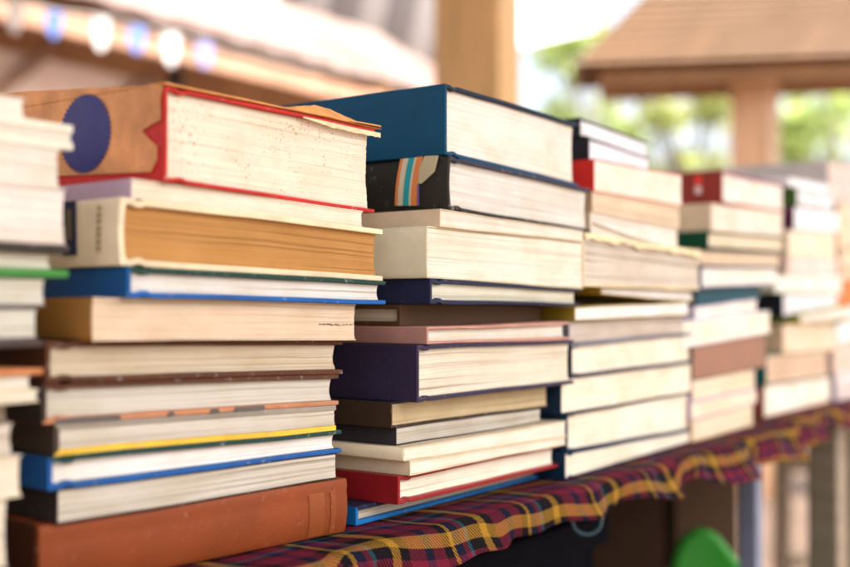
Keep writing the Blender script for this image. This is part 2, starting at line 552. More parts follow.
# ---- third stack
c2 = stack([
    D(label='thin bright blue book at the foot of its stack beside the rust leather volume', px=(356, 507, 548, 463), cover=(.008, .14, .40), pages=(.60, .52, .40), p=-0.002, yaw=-1.5, spine=(.008, .15, .42), top=NAVY),
    D(label='red hardcover with plain red spine and pale pages near the plaid cloth', px=(398, 476, 558, 444), cover=(.27, .012, .014), pages=(.80, .70, .54), p=0.014, yaw=-1.5, rough=.38, wear=.12, contrast=.3),
    D(label='thin cream booklet with creased spine lying on the red hardcover', px=(410, 461, 566, 437), kind='p', cover=(.66, .52, .34), pages=(.76, .68, .54), p=0.018, yaw=-1, contrast=.35),
    D(label='thin cream booklet with rounded spine, second above the red hardcover', px=(404, 448, 566, 421), kind='p', cover=(.66, .54, .36), pages=(.76, .69, .56), p=0.017, yaw=-1, contrast=.35, bulge=.0015),
    D(label='grey-paged paperback with short black spine below the dark brown one', px=(396, 427, 541, 408), kind='p', cover=(.05, .04, .045), pages=(.52, .47, .38), p=0.008, yaw=-1, contrast=.7),
    D(label='tan-paged paperback with dark brown spine right under the purple hardcover', px=(391, 402, 547, 384), kind='p', cover=(.07, .04, .022), top=(.03, .03, .05), pages=(.55, .43, .26), p=0.008, yaw=-1, contrast=.5, tau=.0012),
    D(label='thick dark purple hardcover with broad flat purple spine', px=(417, 345, 574, 340), cover=PURP, pages=(.70, .61, .46), p=0.022, yaw=-1, rough=.45, wear=.25, contrast=.55),
    D(label='thin dusty pink hardcover lying on the dark purple hardcover', px=(427, 327, 569, 322), cover=(.50, .25, .19), pages=(.74, .66, .54), p=0.02, yaw=-.5, rough=.7, wear=.2, tau=.0018),
    D(label='dark brown book pushed back between the pink and the thin navy hardcovers', px=(400, 304, 540, 306), back=True, cover=(.13, .06, .022), pages=TAN, p=0, yaw=-.5, depth=.14, wear=.15),
    D(label='thin navy hardcover with greenish cream pages under the thick cream paperbacks', px=(430, 278, 580, 289), cover=NAVY, pages=(.62, .59, .45), p=0.022, yaw=-1, contrast=.35),
    D(label='thick cream paperback with slanted cream spine on the thin navy hardcover', px=(427, 226, 583, 242), kind='p', cover=(.62, .54, .36), pages=(.78, .69, .54), p=0.022, yaw=-.5, contrast=.3, tau=.0009, bulge=.001),
    D(label='slim cream paperback below the black hardcover with coloured spine stripes', px=(440, 209, 584, 231), kind='p', cover=(.72, .57, .38), pages=(.77, .68, .55), p=0.024, yaw=-.5, contrast=.3),
    D(label='worn black hardcover with cream, turquoise and orange stripes on its spine', px=(449, 155, 591, 189), cover=(.035, .03, .022), top=(.05, .05, .09), pages=(.74, .68, .58), p=0.024, yaw=-1.5, wear=.8, contrast=.5, bulge=.0015),
    D(label='big teal blue hardcover with dark edges on top of its stack', px=(445, 83, 578, 123), cover=(.001, .085, .17), pages=(.79, .70, .58), p=0.023, yaw=-2, rough=.6, wear=.1, contrast=.16, depth=.25, top=(.012, .035, .07)),
])
# ---- fourth stack
c3 = stack([
    D(label='cream-paged navy hardcover at the foot of the fourth stack from the left', px=(565, 453, 694, 430), cover=(.006, .035, .085), pages=(.80, .71, .55), p=0.014, yaw=-3.4, contrast=.25, tau=.0012, over=.001),
    D(label='cream-paged navy hardcover, second from the foot of the fourth stack', px=(567, 414, 692, 391), cover=(.006, .035, .085), pages=(.80, .71, .55), p=0.014, yaw=-3.4, contrast=.25, tau=.0018, top=(.05, .05, .07)),
    D(label='cream-paged navy-spined book, third from the foot of the fourth stack', px=(561, 379, 691, 363), kind='p', cover=(.012, .035, .08), pages=(.80, .70, .53), p=0.012, yaw=-2, contrast=.25),
    D(label='cream-paged book below the grey-blue board in the fourth stack', px=(571, 344, 693, 332), cover=(.08, .08, .11), spine=(.03, .04, .07), top=(.16, .17, .22), pages=(.80, .70, .54), p=0.014, yaw=-2, contrast=.2, wear=.6),
    D(label='grey-paged paperback under the white booklet with the olive yellow spine', px=(569, 321, 684, 315), kind='p', cover=(.20, .19, .20), pages=(.52, .44, .36), p=0.012, yaw=-1, contrast=.5),
    D(label='white booklet with olive yellow spine and bowed pages', px=(575, 307, 688, 302), kind='p', cover=(.36, .24, .02), pages=(.82, .77, .68), p=0.016, yaw=-1, contrast=.2),
    D(label='white booklet with yellow spine above the dark gap in its stack', px=(601, 287, 692, 290), kind='p', cover=(.42, .27, .03), pages=(.80, .77, .70), p=0.014, yaw=0, contrast=.3, zb_extra=.0085),
    D(label='thick old paperback with ragged torn cream cover and grey pages', px=(583, 233, 699, 251), kind='p', cover=(.74, .60, .38), pages=(.62, .54, .43), p=0.02, yaw=0, contrast=.45, tau=.0022),
    D(label='cream paperback with a loose curling white leaf above the torn paperback', px=(590, 212, 678, 228), kind='p', cover=(.62, .47, .32), pages=(.76, .68, .57), p=0.016, yaw=0, contrast=.4),
    D(label='tan paperback lying under the book with the small red spine', px=(592, 191, 680, 206), kind='p', cover=(.55, .38, .22), pages=(.70, .55, .38), p=0.016, yaw=0, contrast=.45),
    D(label='cream-paged book with short bright red spine near the top of its stack', px=(594, 159, 682, 175), kind='p', cover=(.68, .03, .02), pages=(.80, .71, .57), p=0.016, yaw=0, contrast=.15),
    D(label='slim black-spined hardcover with white pages, second from the top of its stack', px=(589, 137, 650, 158), cover=(.02, .02, .025), top=(.06, .06, .10), pages=(.82, .81, .82), p=0.006, yaw=-2, contrast=.15, tau=.0014, over=.001),
    D(label='black hardcover with white pages on top of the fourth stack', px=(580, 117, 648, 142), cover=(.02, .02, .025), pages=(.80, .78, .78), p=0, yaw=-2, contrast=.15, tau=.0016, over=.001),
])
# ---- fifth stack
c4 = stack([
    D(label='cream book at the foot of the fifth stack from the left', px=(692, 421, 753, 404), kind='p', tau=.0013, cover=(.60, .42, .24), pages=(.76, .62, .44), p=0, yaw=-2, contrast=.3),
    D(label='thin cream book beneath the lavender cover line in the fifth stack', px=(691, 402, 757, 389), kind='p', tau=.0013, cover=(.45, .33, .42), pages=(.78, .66, .48), p=0, yaw=-2, contrast=.3),
    D(label='cream book under the brown board, above the lavender cover line', px=(692, 380, 755, 368), kind='p', tau=.0013, cover=(.45, .36, .46), pages=(.74, .60, .42), top=(.10, .10, .12), p=0, yaw=-2, contrast=.3),
    D(label='mottled pinkish brown volume lying spine outwards in the fifth stack', px=(693, 346, 765, 333), back=True, cover=(.30, .15, .095), pages=TAN, p=0, yaw=-1, depth=.15, wear=.2),
    D(label='thick pale cream paperback right above the pinkish brown volume', px=(682, 322, 770, 311), kind='p', tau=.0013, cover=(.72, .68, .70), pages=(.80, .72, .56), p=.004, yaw=-1, contrast=.2),
    D(label='thin pale book with lavender top cover below the teal book', px=(695, 307, 757, 299), kind='p', tau=.0013, cover=(.55, .48, .58), pages=(.78, .72, .62), p=0, yaw=-1, contrast=.3),
    D(label='dark teal book lying spine outwards under the white-paged paperback', px=(696, 288, 760, 285), back=True, cover=(.01, .09, .12), pages=TAN, p=-.006, yaw=0, depth=.14),
    D(label='white-paged paperback below the brown one in the fifth stack', px=(702, 267, 777, 268), kind='p', tau=.0013, cover=(.30, .30, .46), pages=(.80, .72, .60), p=.002, yaw=0, contrast=.25),
    D(label='tan-paged hardcover with dark upper board under the green-spined book', px=(699, 248, 783, 252), cover=(.04, .05, .06), pages=(.64, .49, .33), p=.004, yaw=0, contrast=.4, tau=.0016, spine=(.5, .38, .24)),
    D(label='tan-paged hardcover with dark green spine, third from the top of its stack', px=(708, 231, 786, 237), cover=(.004, .10, .04), pages=(.72, .58, .40), p=.004, yaw=0, contrast=.3, tau=.0014),
    D(label='cream-spined paperback directly under the red hardcover of the fifth stack', px=(711, 203, 783, 212), kind='p', tau=.0013, cover=(.72, .56, .36), pages=(.78, .68, .56), p=.004, yaw=-1, contrast=.25),
    D(label='red hardcover with red and white spine mark on top of the fifth stack', px=(722, 170, 786, 184), cover=(.27, .035, .022), top=(.34, .14, .20), pages=(.80, .72, .62), p=.006, yaw=-2, contrast=.2, tau=.0022),
])
# ---- sixth stack
c5 = stack([
    D(label='cream book at the foot of the sixth stack above the crimson cloth', px=(764, 385, 830, 376), kind='p', tau=.0013, cover=(.32, .07, .04), pages=(.80, .72, .58), p=-.02, yaw=-1, contrast=.2),
    D(label='pinkish brown paperback with teal spine low in the sixth stack', px=(766, 355, 827, 351), kind='p', tau=.0013, cover=(.01, .17, .17), pages=(.56, .40, .29), p=-.016, yaw=-1, contrast=.3),
    D(label='fat tan-spined paperback below the yellow-green cover of the sixth stack', px=(783, 325, 836, 320), kind='p', tau=.0013, cover=(.60, .43, .26), pages=(.70, .54, .38), p=-.016, yaw=-1, contrast=.3),
    D(label='thin pale book with yellow-green spine in the sixth stack', px=(800, 315, 850, 305), kind='p', tau=.0013, cover=(.30, .34, .02), pages=(.74, .62, .54), p=-.012, yaw=0, contrast=.3),
    D(label='grey-white paged book with black spine in the sixth stack', px=(783, 293, 838, 294), kind='p', tau=.0013, cover=(.015, .018, .03), pages=(.70, .69, .68), p=-.018, yaw=0, contrast=.3),
    D(label='pale greenish grey book above the black-spined one in the sixth stack', px=(775, 275, 842, 276), kind='p', tau=.0013, cover=(.66, .66, .52), pages=(.72, .71, .60), p=-.016, yaw=0, contrast=.2),
    D(label='pale pink book in the middle of the sixth stack', px=(787, 256, 838, 258), kind='p', tau=.0013, cover=(.62, .45, .38), pages=(.74, .58, .50), p=-.018, yaw=0, contrast=.25),
    D(label='cream book below the purple-spined one in the sixth stack', px=(788, 230, 836, 233), kind='p', tau=.0013, cover=(.70, .56, .38), pages=(.80, .68, .50), p=-.018, yaw=0, contrast=.2),
    D(label='white-paged book with dark purple spine near the top of the sixth stack', px=(794, 206, 839, 212), kind='p', tau=.0013, cover=(.12, .02, .07), pages=(.82, .81, .82), p=-.018, yaw=0, contrast=.15),
    D(label='pale grey book with green spine on top of the sixth stack', px=(797, 187, 834, 195), kind='p', tau=.0013, cover=(.08, .17, .02), pages=(.70, .69, .68), p=-.018, yaw=0, contrast=.15),
    D(label='white book lying on the green-spined one of the sixth stack', px=(789, 177, 834, 186), kind='p', tau=.0013, cover=(.78, .77, .75), pages=(.84, .83, .82), p=-.02, yaw=0, contrast=.1),
])
# ---- last stack at the picture's edge
c6 = stack([
    D(label='lilac-paged book at the foot of the farthest stack', px=(836, 374, 880, 362), kind='p', tau=.0013, cover=(.5, .42, .5), pages=(.66, .55, .50), p=-.02),
    D(label='pinkish tan book low in the farthest stack', px=(833, 345, 880, 340), kind='p', tau=.0013, cover=(.5, .36, .28), pages=(.68, .52, .42), p=-.02),
    D(label='white and pale blue book with navy spine in the farthest stack', px=(836, 322, 882, 318), kind='p', tau=.0013, cover=(.02, .03, .05), pages=(.78, .76, .72), p=-.02),
    D(label='cream book with dark red spine in the farthest stack', px=(842, 305, 882, 303), kind='p', tau=.0013, cover=(.16, .03, .03), pages=(.80, .70, .60), p=-.02),
    D(label='bright orange-red book in the middle of the farthest stack', px=(838, 281, 884, 281), kind='p', tau=.0013, cover=(.62, .11, .02), pages=(.60, .20, .07), p=-.02),
    D(label='brown-spotted tan book above the orange-red one in the farthest stack', px=(839, 248, 884, 250), kind='p', tau=.0013, cover=(.22, .10, .05), pages=(.70, .52, .36), p=-.02),
    D(label='thick peach book near the top of the farthest stack', px=(838, 203, 884, 208), kind='p', tau=.0013, cover=(.72, .48, .28), pages=(.78, .58, .40), p=-.02),
    D(label='pale pink book with grey top cover on top of the farthest stack', px=(828, 160, 880, 170), kind='p', cover=(.52, .46, .42), pages=(.72, .56, .48), p=-.02, tau=.003),
])
# ---- first stack, cut by the picture's edge
def c0row(label, xr, yr, **k):
    return D(label=label, right=(xr, yr), w=k.pop('w', .16), **k)
c0 = stack([
    c0row('dark red book at the foot of the nearest stack', 6, 566, kind='p', cover=(.12, .05, .03), pages=(.60, .52, .40), p=.004),
    c0row('cream paperback low in the nearest stack', 8, 497, kind='p', cover=(.66, .58, .44), pages=(.66, .58, .44), p=.004),
    c0row('cream paperback jutting out low in the nearest stack', 22, 455, kind='p', cover=(.72, .62, .44), pages=(.72, .62, .46), p=.006),
    c0row('greyish paperback set back low in the nearest stack', 13, 424, kind='p', cover=(.5, .42, .32), pages=(.60, .52, .42), p=.004),
    c0row('dark-covered book below the thin cream one in the nearest stack', 8, 403, kind='p', cover=(.04, .03, .03), pages=(.26, .20, .15), p=.0),
    c0row('thin cream paperback with bright edges in the nearest stack', 39, 389, kind='p', cover=(.78, .68, .46), pages=(.78, .70, .54), p=.006),
    c0row('pale book lying under the thin orange cover in the nearest stack', 31, 375, kind='p', cover=(.70, .60, .46), pages=(.70, .62, .50), p=.004),
    c0row('thin book with an orange lower cover in the nearest stack', 44, 341, cover=(.55, .20, .07), pages=(.66, .60, .50), p=.006, over=.013, top=(.10, .07, .06)),
    c0row('grey-paged book with a dark line above the orange cover', 38, 306, kind='p', cover=(.12, .09, .08), pages=(.58, .56, .45), p=.006, tau=.0012),
    c0row('grey-paged hardcover below the green board in the nearest stack', 46, 278, kind='p', cover=(.16, .14, .12), pages=(.58, .56, .46), p=.006),
    c0row('pale hardcover with a bright green lower board in the nearest stack', 69, 245, cover=(.06, .24, .05), pages=(.66, .60, .46), p=.008, over=.005, tau=.0034, top=(.06, .05, .04)),
    c0row('thick pinkish-paged book in the nearest stack above the green board', 66, 190, kind='p', cover=(.70, .58, .48), pages=(.74, .66, .56), p=.008, contrast=.3),
    c0row('pale cream paperback under the jutting cream board', 60, 149, kind='p', cover=(.72, .66, .54), pages=(.72, .66, .54), p=.008, contrast=.3),
    c0row('thin cream book with jutting board near the top of the nearest stack', 73, 126, kind='p', cover=(.78, .72, .58), pages=(.72, .66, .54), p=.008, tau=.003),
    c0row('small cream-white book on top of the nearest stack', 25, 99, kind='p', cover=(.80, .76, .66), pages=(.80, .75, .64), p=.006),
])
print('widths', [round(b.W, 3) for b in c1], [round(b.W, 3) for b in c2], [round(b.W, 3) for b in c3])

# ---- prints and damage that single books out
# torn jacket, red corner and blue seal of the top book of the second stack
tb = c1[10]
jac = plain('jacket_paper', (.60, .26, .10), .75, .32, 45)
jred = cover_mat((.55, .02, .02), .5, .2)
seal = plain('blue_seal', (.006, .013, .12), .45, .12, 30)
spine_print(tb, 'dust_jacket', [([(-60, 99), (20, 92), (90, 88), (150, 86), (164, 86), (161, 100), (162, 120), (154, 124), (143, 131), (150, 139), (158, 146),
                                 (158, 160), (152, 172), (60, 176), (-60, 180)], 0)], [jac], off=.0005)
ctr = tb.sp_hit(87, 134)
mbs = MB()
pts = []
for k in range(92):
    a = 2 * math.pi * k / 92
    r = .0194 if k % 2 else .0180
    pts.append(Vector((-.0011, ctr.y + r * math.cos(a), ctr.z + r * math.sin(a))))
mbs.prism(pts, (-.0002, 0, 0))
mbs.build('blue_seal', seal, tb.e)
# jacket flap torn on the upper board
mbj = MB()
Wt = tb.W
def toploc(x, y, lift):
    v = tb.warp(Vector((x, y, tb.T)))
    return Vector((v.x, v.y, v.z + lift))
edge = [(-.0008, -.0012), (.02, -.001), (.05, -.0013), (.08, -.0005), (.10, -.0012), (.112, -.002), (.125, -.0005), (.14, -.0022), (Wt + .001, -.0018), (Wt + .0045, -.001)]
back_ = [(Wt + .003, .012), (Wt - .012, .028), (Wt - .03, .034), (Wt - .05, .06), (.09, .11), (.05, .17), (-.0008, .21)]
top_poly = edge + back_
lift = lambda x: .0005 + .0012 * max(0, (x - .08) / .08) ** 2
def flap_z(x, y):
    return lift(x) + .0050 * min(1, max(0, (y + .0006) / .004)) * math.exp(-((x - Wt * .72) / (Wt * .2)) ** 2)
vs = [toploc(x, y, flap_z(x, y)) for x, y in top_poly] + [toploc(x, y, flap_z(x, y) + .0007) for x, y in top_poly]
n = len(top_poly)
mbj.add(vs, [tuple(range(n)), tuple(range(n, 2 * n))] + [(i, (i + 1) % n, n + (i + 1) % n, n + i) for i in range(n)])
mbj.build('torn_jacket_flap', plain('jacket_paper_worn', (.70, .31, .09), .75, .3, 90), tb.e)
# a lifted tongue of the jacket, with the pale torn paper edge under it
mbl = MB()
kk = 30
vs = []
for i in range(kk + 1):
    u = .50 + .53 * i / kk
    x = Wt * u
    h = .0058 * max(0, min((u - .50) / .20, (1.035 - u) / .27, 1)) * random.uniform(.95, 1.03) + .0006
    f0 = tb.warp(Vector((x, -.0012, tb.T))); f1 = tb.warp(Vector((x, .0045, tb.T))); 
    vs += [f0 + Vector((0, 0, .0007)), f1 + Vector((0, 0, .0007 + h)), f1 + Vector((0, .0008, .0004 + h)), f0 + Vector((0, .0012, .0003))]
fs = [(0, 1, 2, 3), (kk * 4, kk * 4 + 3, kk * 4 + 2, kk * 4 + 1)]
for i in range(kk):
    for k in range(4):
        fs.append((i * 4 + k, i * 4 + (k + 1) % 4, (i + 1) * 4 + (k + 1) % 4, (i + 1) * 4 + k))
mbl.add(vs, fs)
mbl.build('lifted_jacket_tongue', plain('jacket_paper_worn', (.70, .31, .09), .75, .3, 90), tb.e)
mbl = MB()
vs = []
for i in range(kk + 1):
    u = .60 + .425 * i / kk
    x = Wt * u
    f0 = tb.warp(Vector((x, -.0010, tb.T))) - Vector((0, 0, .0018))
    d = .0006 + .0022 * max(0, min((u - .60) / .15, 1)) * random.uniform(.75, 1.1)
    vs += [f0, f0 - Vector((0, 0, d)), f0 + Vector((0, .0006, -d)), f0 + Vector((0, .0006, 0))]
mbl.add(vs, fs)
mbl.build('torn_paper_edge', plain('torn_paper', (.76, .60, .36), .8, .25, 80), tb.e)
# navy label on the cream spine
cb = c1[8]
spine_print(cb, 'spine_label', [([(66, 202), (79, 201), (80, 255), (66, 256)], 0), ([(70, 210), (75, 209.8), (75, 240), (70, 240.5)], 1),
                                ], [plain('label_navy', (.02, .025, .06), .6), plain('label_gold', (.16, .12, .06), .6)], off=.0016)
spine_print(cb, 'spine_lettering', [([(100.5, y), (104.5, y - .2), (104.5, y + 4.2), (100.5, y + 4.4)], 0) for y in (206, 213, 219.5, 227, 233, 240, 246.5)],
            [plain('faded_print', (.42, .33, .17), .7)], off=.0016)
# stripes of the black hardcover
sb_ = c2[12]
pr = [plain('print_cream', (.62, .54, .36), .5), plain('print_turquoise', (.02, .32, .33), .5), plain('print_orange', (.68, .22, .06), .5),
      plain('print_khaki', (.50, .43, .25), .6), plain('print_violet', (.16, .10, .28), .5)]
def band(x0, x1, bend=5):
    top = [(x0 + bend * 1.3, 156.5), (x1 + bend * 1.3, 156.5)]
    l, r = [], []
    for i in range(9):
        u = i / 8
        y = 156.5 + (206 - 156.5) * u
        k = bend * 1.3 * (1 - u) ** 2
        l.append((x0 + k, y)); r.append((x1 + k, y))
    return l + r[::-1]
spine_print(sb_, 'cover_print', [(band(397, 400), 2), (band(400, 405), 0), (band(405, 411), 1), (band(411, 413), 0), (band(413, 419), 2),
                                 ([(427, 156.5), (441, 156), (437, 172), (424, 184), (420.5, 184), (422, 168)], 3), ([(419.6, 185), (421.5, 185), (421.5, 206), (419.6, 206)], 4)],
            pr, off=.002)
# red-and-white mark on the red spine of the fifth stack
rb_ = c4[11]
spine_print(rb_, 'spine_mark', [([(695, 176), (702, 176), (702, 185), (695, 185)], 0), ([(695.5, 186), (701.5, 186), (701.5, 194), (695.5, 194)], 1)],
            [plain('mark_red', (.8, .05, .03), .5), plain('mark_white', (.75, .55, .48), .5)], off=.0006)
# dark nick in the leaves of the ochre-spined paperback
nb = c1[6]
mbn = MB()
for i in range(9):
    x0 = nb.W * (.83 + .16 * i / 9)
    z = nb.T * (.42 + random.uniform(-.012, .012))
    ln = nb.W * .012 * random.uniform(.6, 1.5)
    h = .0005 * random.uniform(.5, 1.3)
    q = [nb.warp(Vector((x0, -.0002, z))), nb.warp(Vector((x0 + ln, -.0002, z + .0001))), nb.warp(Vector((x0 + ln, -.0002, z + h))), nb.warp(Vector((x0, -.0002, z + h)))]
    mbn.prism(q, (0, .0006, 0))
nk = mbn.build('page_tear', plain('tear_dark', (.07, .03, .015), .9), nb.e)
# rust volume: end bands and dark end cap
lb = c1[0]
for a, bb in ((.845, .905), (.93, .95)):
    mbb = MB()
    zs = [.04 + .92 * i / 10 for i in range(11)]
    vs = []
    for u in zs:
        yy = -.0022 * 4 * u * (1 - u) - .00035
        for x, y2 in ((lb.W * a, yy), (lb.W * bb, yy), (lb.W * bb, yy + .0015), (lb.W * a, yy + .0015)):
            vs.append(lb.warp(Vector((x, y2, lb.T * u))))
    fs = [(0, 1, 2, 3), (40, 43, 42, 41)]
    for i in range(10):
        for k in range(4):
            fs.append((i * 4 + k, i * 4 + (k + 1) % 4, (i + 1) * 4 + (k + 1) % 4, (i + 1) * 4 + k))
    mbb.add(vs, fs)
    mbb.build('spine_band', cover_mat((.25, .060, .015), .5, .4), lb.e)
mbe = MB()
q = [lb.warp(Vector((-.0005, .001, lb.T * z))) for z in (.01, .99)] + [lb.warp(Vector((-.0005, lb.depth - .002, lb.T * z))) for z in (.99, .01)]
mbe.prism(q, (.0035, 0, 0))
mbe.build('end_cap', cover_mat((.10, .03, .012), .5, .1), lb.e)
# mottled patches on the peach board
pbk = c1[4]
for a, bb in ((.03, .22), (.36, .385), (.50, .535), (.585, .70)):
    mbm = MB()
    q = [pbk.warp(Vector((pbk.W * a, -.0004, .0001))), pbk.warp(Vector((pbk.W * bb, -.0004, .0001))), pbk.warp(Vector((pbk.W * (bb - .004), -.0004, .0022))), pbk.warp(Vector((pbk.W * (a + .008), -.0004, .0021)))]
    mbm.prism(q, (0, .003, 0))
    mbm.build('board_stain', plain('stain_grey', (.10, .09, .08), .7), pbk.e)
# torn cover rim of the old paperback in the fourth stack
ob = c3[7]
mbt = MB()
prof = []
k = 22
for i in range(k + 1):
    x = ob.W * i / k
    prof.append((x, random.uniform(.0, .0028) + (.0015 if i > 8 else 0)))
up = [ob.warp(Vector((x, -.0015, ob.T))) + Vector((0, 0, .0002)) for x, d in prof]
dn = [ob.warp(Vector((x, -.0022, ob.T))) - Vector((0, 0, .0022 + d)) for x, d in prof]
mbt.prism(up + dn[::-1], (0, .0012, 0))
mbt.build('torn_cover_edge', plain('torn_paper', (.76, .60, .36), .8, .25, 80), ob.e)
# the curling white leaf
wb = c3[8]
mbw = MB()
vs, fs = [], []
kk = 14
for i in range(kk + 1):
    u = i / kk
    x = wb.W * (.02 + .85 * u)
    for y in (-.003, .06):
        base_z = wb.T * (.55 - .50 * math.sin(u * math.pi * .5) * (1 if y < 0 else .8))
        v = wb.warp(Vector((x, y, max(.0006, base_z))))
        vs.append(v); vs.append(v + Vector((0, 0, .0006)))
for i in range(kk):
    o = i * 4
    fs += [(o, o + 2, o + 6, o + 4), (o + 1, o + 5, o + 7, o + 3), (o, o + 4, o + 5, o + 1), (o + 2, o + 3, o + 7, o + 6)]
fs += [(0, 1, 3, 2), (kk * 4, kk * 4 + 2, kk * 4 + 3, kk * 4 + 1)]
mbw.add(vs, fs, smooth=False)
mbw.build('curled_leaf', plain('white_paper', (.82, .80, .76), .7), wb.e)

# ------------------------------------------------------------------ table, cloth, things below
PB = -.75
S0, S1, PE = -.75, .735, .035
legm = plain('steel_blue_paint', (.20, .22, .30), .4, .12, 20, .05)
taupe = wood((.30, .23, .16), (1, 1, 8))
def make_table(label, S0, S1, PE, lm_, lw, ls, rung=False):
    mid = row_pt((S0 + S1) / 2, (PE + PB) / 2, 0)
    tbl = thing('market_table', label, 'table', mid, RAD(90 - ROW_DEG), 'market tables in one row')
    inv = Matrix.Rotation(-RAD(90 - ROW_DEG), 4, 'Z') @ Matrix.Translation(-mid)
    tl = lambda s, p, z: inv @ row_pt(s, p, z)
    mb = MB()
    a, b_ = tl(S0, PB, TABLE_Z - .018), tl(S1, PE - .03, TABLE_Z - .0002)
    mb.box((a + b_) / 2, (abs(b_.x - a.x), abs(b_.y - a.y), .0178))
    mb.build('table_top', wood((.06, .04, .03), (12, 1, 1)), tbl)
    for s in ls:
        for p in (PE - .065, PB + .06):
            m_ = MB(); m_.beam(tl(s, p, 0), tl(s, p, TABLE_Z - .0185), lw, lw)
            m_.build('leg', lm_, tbl, bevel=.003)
    if rung:
        m_ = MB(); m_.beam(tl(ls[0], PE - .065 - lw / 2, .46), tl(ls[0], PB + .06 + lw / 2, .46), .03, .03); m_.build('stretcher', lm_, tbl, bevel=.003)
make_table('long market table with steel-blue legs under the nearer plaid cloth', S0, S1, PE, legm, .021, (S0 + .06, .722))
make_table('second market table on taupe wooden legs carrying the two farthest stacks', .748, 1.6, .008, taupe, .042, (1.10, 1.5), True)

def plaid_mat():
    m, nt, b = new_mat('plaid_cloth')
    uv = N(nt, 'ShaderNodeUVMap', uv_map='UVMap')
    sep = N(nt, 'ShaderNodeSeparateXYZ'); L(nt, uv.outputs[0], sep.inputs[0])
    Y = (.32, .165, .02); K = (.008, .006, .008); CR = (.135, .012, .026); TE = (.018, .075, .10); LV = (.42, .32, .50)
    def stripes(sock, period, off, stops):
        ad = N(nt, 'ShaderNodeMath', operation='ADD'); L(nt, sock, ad.inputs[0]); ad.inputs[1].default_value = off
        d = N(nt, 'ShaderNodeMath', operation='DIVIDE'); L(nt, ad.outputs[0], d.inputs[0]); d.inputs[1].default_value = period
        fr = N(nt, 'ShaderNodeMath', operation='FRACT'); L(nt, d.outputs[0], fr.inputs[0])
        r = ramp(nt, stops, 'CONSTANT'); L(nt, fr.outputs[0], r.inputs[0])
        return r.outputs[0]
    NV = (.010, .011, .036)
    warp = stripes(sep.outputs[0], .105, .02, [(0, K), (.16, Y), (.24, K), (.33, CR), (.50, NV), (.58, CR), (.70, K), (.78, Y), (.82, NV), (.91, CR), (.96, TE)])
    weft = stripes(sep.outputs[1], .074, 0.0, [(0, NV), (.05, CR), (.115, K), (.20, Y), (.31, K), (.42, CR), (.56, NV), (.64, TE), (.69, CR), (.80, K), (.86, Y), (.92, CR)])
    # twill: diagonal threads show warp and weft in turn
    ad = N(nt, 'ShaderNodeMath', operation='ADD'); L(nt, sep.outputs[0], ad.inputs[0]); L(nt, sep.outputs[1], ad.inputs[1])
    ns = N(nt, 'ShaderNodeTexNoise', Scale=260.0, Detail=2.0); L(nt, uv.outputs[0], ns.inputs['Vector'])
    nm = N(nt, 'ShaderNodeMath', operation='MULTIPLY'); L(nt, ns.outputs[0], nm.inputs[0]); nm.inputs[1].default_value = .0012
    ad2 = N(nt, 'ShaderNodeMath', operation='ADD'); L(nt, ad.outputs[0], ad2.inputs[0]); L(nt, nm.outputs[0], ad2.inputs[1])
    dv = N(nt, 'ShaderNodeMath', operation='DIVIDE'); L(nt, ad2.outputs[0], dv.inputs[0]); dv.inputs[1].default_value = .0030
    fr = N(nt, 'ShaderNodeMath', operation='FRACT'); L(nt, dv.outputs[0], fr.inputs[0])
    gt = N(nt, 'ShaderNodeMath', operation='GREATER_THAN'); L(nt, fr.outputs[0], gt.inputs[0]); gt.inputs[1].default_value = .5
    gm_ = N(nt, 'ShaderNodeMapRange'); L(nt, gt.outputs[0], gm_.inputs[0]); gm_.inputs[3].default_value = .18; gm_.inputs[4].default_value = .82
    c = mixc(nt, gm_.outputs[0], warp, weft)
    fz = N(nt, 'ShaderNodeTexNoise', Scale=900.0, Detail=3.0); L(nt, uv.outputs[0], fz.inputs['Vector'])
    rz = ramp(nt, [(.3, (.7, .7, .7)), (.7, (1.15, 1.15, 1.15))]); L(nt, fz.outputs[0], rz.inputs[0])
    c = mixc(nt, .8, c, rz.outputs[0], 'MULTIPLY')
    L(nt, c, b.inputs['Base Color'])
    b.inputs['Roughness'].default_value = .9
    b.inputs['Specular IOR Level'].default_value = .05
    tri = N(nt, 'ShaderNodeMath', operation='PINGPONG'); L(nt, fr.outputs[0], tri.inputs[0]); tri.inputs[1].default_value = .5
    bp = N(nt, 'ShaderNodeBump', Strength=.5, Distance=.0008); L(nt, tri.outputs[0], bp.inputs['Height']); L(nt, bp.outputs[0], b.inputs['Normal'])
    return m

FOLDS = [-.8, -.62, -.44, -.30, -.17, -.03, .123, .247, .385, .55, .70, .86, 1.02, 1.2, 1.35, 1.5, 1.7, 2.2]
def hem(s):
    """how far the hem swings out: it leans out slowly, then folds back sharply, fold after fold"""
    for a, b in zip(FOLDS, FOLDS[1:]):
        if a <= s < b:
            u = (s - a) / (b - a)
            saw = u / .80 if u < .80 else (1 - u) / .20
            saw = saw * saw * (3 - 2 * saw)
            return saw * (.75 + .35 * math.sin(a * 40)) + .07 * math.sin(s * 61) + .03 * math.sin(s * 131 + 1)
    return .3

